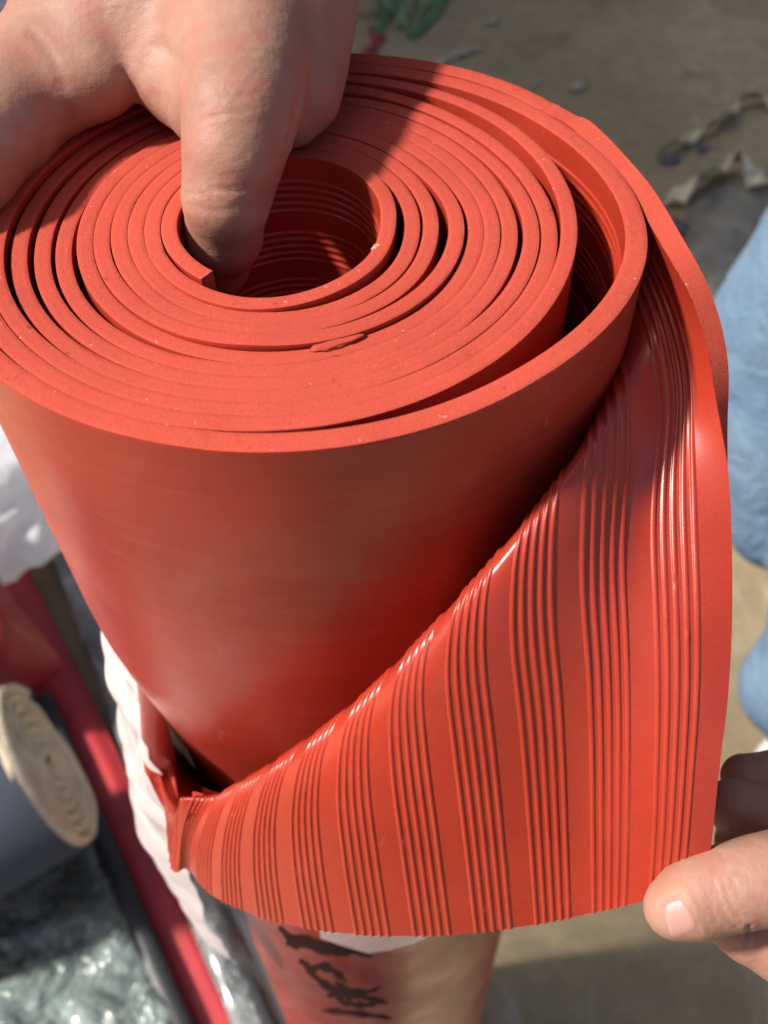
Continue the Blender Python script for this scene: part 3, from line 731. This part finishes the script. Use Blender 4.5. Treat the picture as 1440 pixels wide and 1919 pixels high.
# big green-tinted bundle in crumpled plastic
e0_, e1_ = fz(352,1925,.055), fz(168,1530,.055); dE = e1_ - e0_; dE /= np.linalg.norm(dE); sE = np.array([dE[1], -dE[0], 0]) * 1.0
if (sE @ (fz(100,1800,.055) - e0_)) < 0: sE = -sE
nx_, ny_ = 170, 130; U_, V_ = np.meshgrid(np.linspace(-.45, .62, nx_), np.linspace(0, 1, ny_), indexing='ij')
prof_s = pchip([0, .06, .14, .3, .6, 1.0], np.array([[-.002, -.055], [-.001, -.03], [.008, .0], [.05, .014], [.30, .02], [.60, -.08]]), V_.ravel()).reshape(nx_, ny_, 2)
PB = e0_ + U_[..., None] * dE + prof_s[..., :1] * sE + prof_s[..., 1:] * np.array([0, 0, 1.0])
ridg = 1 - np.abs(vnoise(PB, 28, 11)) * 2; PB[..., 2] += (.0045 * ridg + .003 * vnoise(PB, 75, 12)) * np.clip(V_ * 8, 0, 1)
PB += (.003 * vnoise(PB, 35, 13) * np.clip(1 - V_ * 5, 0, 1))[..., None] * sE
M_GREENW = crumpled('green_tinted_wrap', (.42, .52, .48), .16, 7, 1.0, .05, dark=(.03, .05, .04), lo_mul=.16)
thing(link_mesh('plastic_wrapped_bundle', PB.reshape(-1, 3), grid_faces(nx_, ny_), M_GREENW),
      'large bundle in crumpled shiny green tinted plastic under the grey roll', 'wrapped bundle')
# grey roll with a pale spiral end on top of it
c0 = at_d(86, 1437, .97); vv_ = (CAM - c0) / np.linalg.norm(CAM - c0)
im_ = .86 * RT + .50 * UP; im_ = im_ - vv_ * (im_ @ vv_); im_ /= np.linalg.norm(im_)
axd = -(.30 * vv_ + .954 * im_); axd /= np.linalg.norm(axd)
gr = empty('grey_fabric_roll', 'grey blue fabric roll with a pale fraying spiral end lying on the green bundle', 'fabric roll')
sd = np.cross(axd, (0, 0, 1)); sd /= np.linalg.norm(sd); s2_ = np.cross(sd, axd); RG = .088; nA = 64
a_ = np.linspace(0, 2 * np.pi, nA, endpoint=False); ts = np.linspace(0, .75, 30)
Vg = c0 + ts[:, None, None] * axd + RG * (np.cos(a_)[None, :, None] * sd + np.sin(a_)[None, :, None] * s2_)
M_GREYF = plain('grey_blue_fabric', (.062, .074, .098), .75, .3, 12, .12, .3, 300, .001)
M_CARD = plain('pale_felt_end', (.85, .72, .50), .95, .1, 40, .3, .5, 90, .004)
link_mesh('body', Vg.reshape(-1, 3), grid_faces(30, nA, 0, True), M_GREYF, gr)
sp = np.linspace(0, 2 * np.pi * 7, 800); rr_ = RG * .99 * (1 - sp / sp[-1] * .93)
Vs = []
for k, (dr, dz) in enumerate(((-.0055, .006), (-.0035, -.005), (.0035, -.006), (.0055, .006))):
    q = rr_ + dr * .9 + .0006 * np.sin(sp * 7.3) + .0006 * np.sin(sp * 2.1); zz_ = dz + .003 * vnoise(np.stack([rr_ * np.cos(sp), rr_ * np.sin(sp), sp * .01], -1), 28, 5)
    Vs.append(c0 + q[:, None] * (np.cos(sp)[:, None] * sd + np.sin(sp)[:, None] * s2_) + zz_[:, None] * axd)
link_mesh('spiral_end', np.array(Vs).reshape(-1, 3), grid_faces(4, 800), M_CARD, gr)
dk = [c0 + axd * .006] + [c0 + axd * .006 + RG * .985 * (math.cos(t) * sd + math.sin(t) * s2_) for t in a_]
link_mesh('end_face', dk, [(0, 1 + k, 1 + (k + 1) % nA) for k in range(nA)], plain('shadowed_felt', (.50, .41, .28), .95, .1, 60, .4), gr)  # shade between the spiral turns is put into this darker felt colour
# curled crimson sheet
def patch(rows_px, n, m):
    g = np.array([[at_z(*p) for p in r_] for r_ in rows_px])
    a = pchip(np.linspace(0, 1, g.shape[0]), g.reshape(g.shape[0], -1), np.linspace(0, 1, n)).reshape(n, g.shape[1], 3)
    b_ = pchip(np.linspace(0, 1, g.shape[1]), a.transpose(1, 0, 2).reshape(g.shape[1], -1), np.linspace(0, 1, m)).reshape(m, n, 3)
    return b_.transpose(1, 0, 2)
def sheet(name, Pg, mat, t=.004):
    o = link_mesh(name, Pg.reshape(-1, 3), grid_faces(*Pg.shape[:2]), mat)
    md = o.modifiers.new('thickness', 'SOLIDIFY'); md.thickness = t; md.offset = 0; return o
cs = patch([[(-260,860,.10),(-90,960,.20),(0,1092,.19),(34,1140,.17),(121,1249,.11)],
            [(-260,1000,.14),(-100,1080,.24),(-10,1160,.225),(40,1190,.19),(118,1252,.105)],
            [(-260,1200,.16),(-110,1200,.22),(-20,1240,.20),(44,1244,.165),(112,1257,.10)],
            [(-260,1420,.06),(-120,1370,.12),(-20,1312,.12),(42,1289,.115),(104,1262,.092)]], 40, 50)
thing(sheet('curled_rubber_sheet', cs, M_CRIM), 'curled crimson rubber sheet with a pointed corner lying over the long crimson roll', 'rubber sheet')
# white plastic bags
M_BAG = film('white_plastic', (.97, .98, 1.0), clear=.0, rough=.3, crumple=22, bd=.01, back=.4)
def bag(label, c, rad, seed):
    bm = bmesh.new(); bmesh.ops.create_icosphere(bm, subdivisions=5, radius=1)
    v = np.array([tuple(x.co) for x in bm.verts]); f = [[x.index for x in p.verts] for p in bm.faces]; bm.free()
    r_ = 1 + .16 * vnoise(v, 2.2, seed) + .09 * (1 - 2 * np.abs(vnoise(v, 4.5, seed + 1))) + .04 * (1 - 2 * np.abs(vnoise(v, 10, seed + 2)))
    v = v * r_[:, None] * np.array(rad); v[:, 2] = np.maximum(v[:, 2], -c[2] + .002)
    return thing(link_mesh('plastic_bag', v + c, f, M_BAG), label, 'plastic bag')
bag('bright white crumpled plastic bag on the floor left of the red roll', fz(-12, 845, .09), (.16, .21, .10), 3)
bag('pale plastic sack far back at the upper left behind the hand', fz(-20, 45, .16), (.17, .2, .17), 9)

# ------------------------------------------------------------------ litter on the floor behind
def ribbon(name, label, cat, px, w, mat, amp, tw, seed, group=None, n=70, z0=.004, fold=.35):
    c = curve3([at_z(x, y, z0) for x, y in px], n); d = np.gradient(c, axis=0); d /= np.linalg.norm(d, axis=1)[:, None]
    s_ = np.cross(d, (0, 0, 1)); s_ /= np.linalg.norm(s_, axis=1)[:, None]
    t = np.linspace(0, 1, n); ang = tw * np.sin(t * 9 + seed) ; wv = w * (1 + .45 * np.sin(t * 13 + seed * 2) * fold * 2)
    up = np.array([0, 0, 1.0]); rows_ = []
    for o2 in np.linspace(-.5, .5, 7):
        hgt = amp * (.5 + .5 * np.sin(t * 9 + seed + o2 * 3)) * np.sin(np.pi * t) + amp * .35 * np.abs(np.sin(o2 * 6 + t * 7))
        rows_.append(c + s_ * (o2 * wv * np.cos(ang))[:, None] + up * (hgt + (o2 + .5) * wv * np.abs(np.sin(ang)))[:, None])
    Pg = np.array(rows_); o = link_mesh(name, Pg.reshape(-1, 3), grid_faces(7, n), mat)
    md = o.modifiers.new('thickness', 'SOLIDIFY'); md.thickness = .0015
    return thing(o, label, cat, group)
M_TAPE = crumpled('yellowed_tape', (.85, .76, .52), .4, 30, .5, .008)
M_GREEN = plain('green_strap', (.06, .17, .065), .45, .5, 30, .4)
M_GREEN2 = plain('pale_green_strap', (.16, .28, .15), .45, .5, 30, .4)
ribbon('tape_scrap', 'crumpled yellowed tape scrap with dark clumps, farther up the floor', 'tape scrap', [(1232,300),(1270,282),(1310,258),(1352,242),(1380,205),(1410,196),(1470,205)], .034, M_TAPE, .014, 1.2, 1)
ribbon('tape_scrap', 'crumpled yellowed tape scrap nearer the grey film sheet', 'tape scrap', [(1252,392),(1290,364),(1330,350),(1372,322),(1400,340),(1430,356),(1480,350)], .045, M_TAPE, .02, 1.1, 2.4)
M_CLUMP = plain('dark_clump', (.11, .11, .12), .8)
for k, (px, py, s_, lab) in enumerate([(1254,296,.017,'dark lump stuck at the left end of the farther tape scrap'), (1318,276,.012,'small dark lump under the middle of the farther tape scrap'),
                                       (1276,428,.020,'greyish lump of dirt on the floor just right of the red rim')]):
    thing(lump('dirt_lump', px, py, .008, s_, M_CLUMP, None, 20 + k, .5, 1.2, k), lab, 'dirt lump')
fs_ = patch([[(1290,372,.004),(1350,345,.004),(1440,318,.004),(1530,300,.004)], [(1282,470,.012),(1340,450,.02),(1430,430,.010),(1530,420,.004)], [(1250,600,.004),(1320,620,.004),(1420,640,.006),(1530,650,.004)]], 24, 24)
thing(sheet('film_sheet', fs_, crumpled('grey_film', (.30, .285, .24), .4, 9, .5, .02), .0015), 'flat greyish film sheet lying on the floor behind the jeans', 'film sheet')
for k, (px, w, mat, lab) in enumerate([
    ([(858,-40),(826,10),(800,48),(768,70)], .024, M_GREEN, 'broad dark green strap ending nearest the roll at the top'),
    ([(735,-30),(742,8),(756,40),(766,62)], .014, M_GREEN2, 'pale green strap crossing to the tip of the broad green strap'),
    ([(630,22),(680,30),(722,26),(738,0),(745,-40)], .013, M_GREEN2, 'thin green strap running sideways from behind the hand'),
    ([(738,-20),(732,30),(716,52),(704,70)], .014, M_GREEN, 'short green strap curving down towards the red roll rim')]):
    ribbon('green_strap', lab, 'strap', px, w, mat, .008, .5, k * 1.7 + .5, 'green plastic straps on the floor', fold=.2)
for k, px in enumerate([[(700,-30),(712,10),(708,34)], [(760,-30),(752,6),(770,34)], [(790,-30),(778,14),(788,40)], [(812,-40),(806,4),(790,22),(782,52)],
                        [(744,-20),(764,14),(792,20),(812,6)], [(722,-30),(726,12),(744,34),(742,52)]]):
    ribbon('green_strand', ('dark thin strand leftmost in the green tangle beside the hand', 'pale thin strand kinked beside the short green strap', 'dark thin strand ending behind the broad green strap tip',
           'long pale thin strand hooking along the broad green strap, rightmost', 'dark thin strand arching sideways across the green tangle', 'pale thin strand bending between the two pale green straps')[k], 'strand', px, .009, (M_GREEN, M_GREEN2)[k % 2], .006, .4, k * 2.1, 'thin green strands in the tangle', n=40, z0=.012, fold=.2)
M_REDB = plain('red_scrap', (.26, .03, .035), .7)
ribbon('red_scrap', 'narrow red rubber offcut on the floor just behind the roll rim', 'offcut', [(716,66),(704,86),(694,104),(680,130)], .026, M_REDB, .003, .3, 3)
ribbon('red_scrap', 'tiny red fleck on the floor below the thin green strap', 'offcut', [(696,54),(702,60),(706,68)], .02, M_REDB, .003, .3, 4, n=20)
M_DUST = plain('pale_scrap', (.42, .39, .32), .9)
for k, (pa, pb, w, lab) in enumerate([((818,122),(900,92),.020,'longer pale dusty scrape of plaster near the roll rim'), ((920,46),(936,36),.02,'small pale plaster crumb in the middle of the upper floor'),
                                 ((1075,170),(1092,160),.028,'pale plaster crumb farther along the floor towards the tape scraps')]):
    ribbon('plaster_scrap', lab, 'plaster scrap', [pa, ((pa[0]+pb[0])/2, (pa[1]+pb[1])/2 - 3), pb], w, M_DUST, .003, .2, k, n=24)

# grit swept about on the concrete: too many crumbs to count
gr_ = np.random.default_rng(21); gv, gfc = [], []
tet = np.array([(1, 0, -.3), (-.5, .86, -.3), (-.5, -.86, -.3), (.2, .1, .8), (-.3, .4, .5)])
for k in range(900):
    c = np.array([gr_.uniform(-.5, 1.5), gr_.uniform(.15, 3.0), 0.0]); sz = .0012 + .0045 * gr_.random() ** 3
    a = gr_.uniform(0, 6.28); v = tet * (sz * gr_.uniform(.6, 1.4, 3)) ; v = np.stack([v[:, 0] * math.cos(a) - v[:, 1] * math.sin(a), v[:, 0] * math.sin(a) + v[:, 1] * math.cos(a), v[:, 2]], -1) + c
    v[:, 2] += .3 * sz + .0006; o = len(gv) * 5; gv.append(v); gfc += [(o, o + 1, o + 3), (o + 1, o + 4, o + 3), (o + 1, o + 2, o + 4), (o + 2, o, o + 3), (o + 2, o + 3, o + 4), (o, o + 2, o + 1)]
grit = link_mesh('floor_grit', np.concatenate(gv), gfc, plain('grit', (.36, .31, .23), .9, .1, 3, .7), smooth=False)
grit['kind'] = 'stuff'; grit['label'] = 'loose grit and crumbs scattered over the concrete floor'
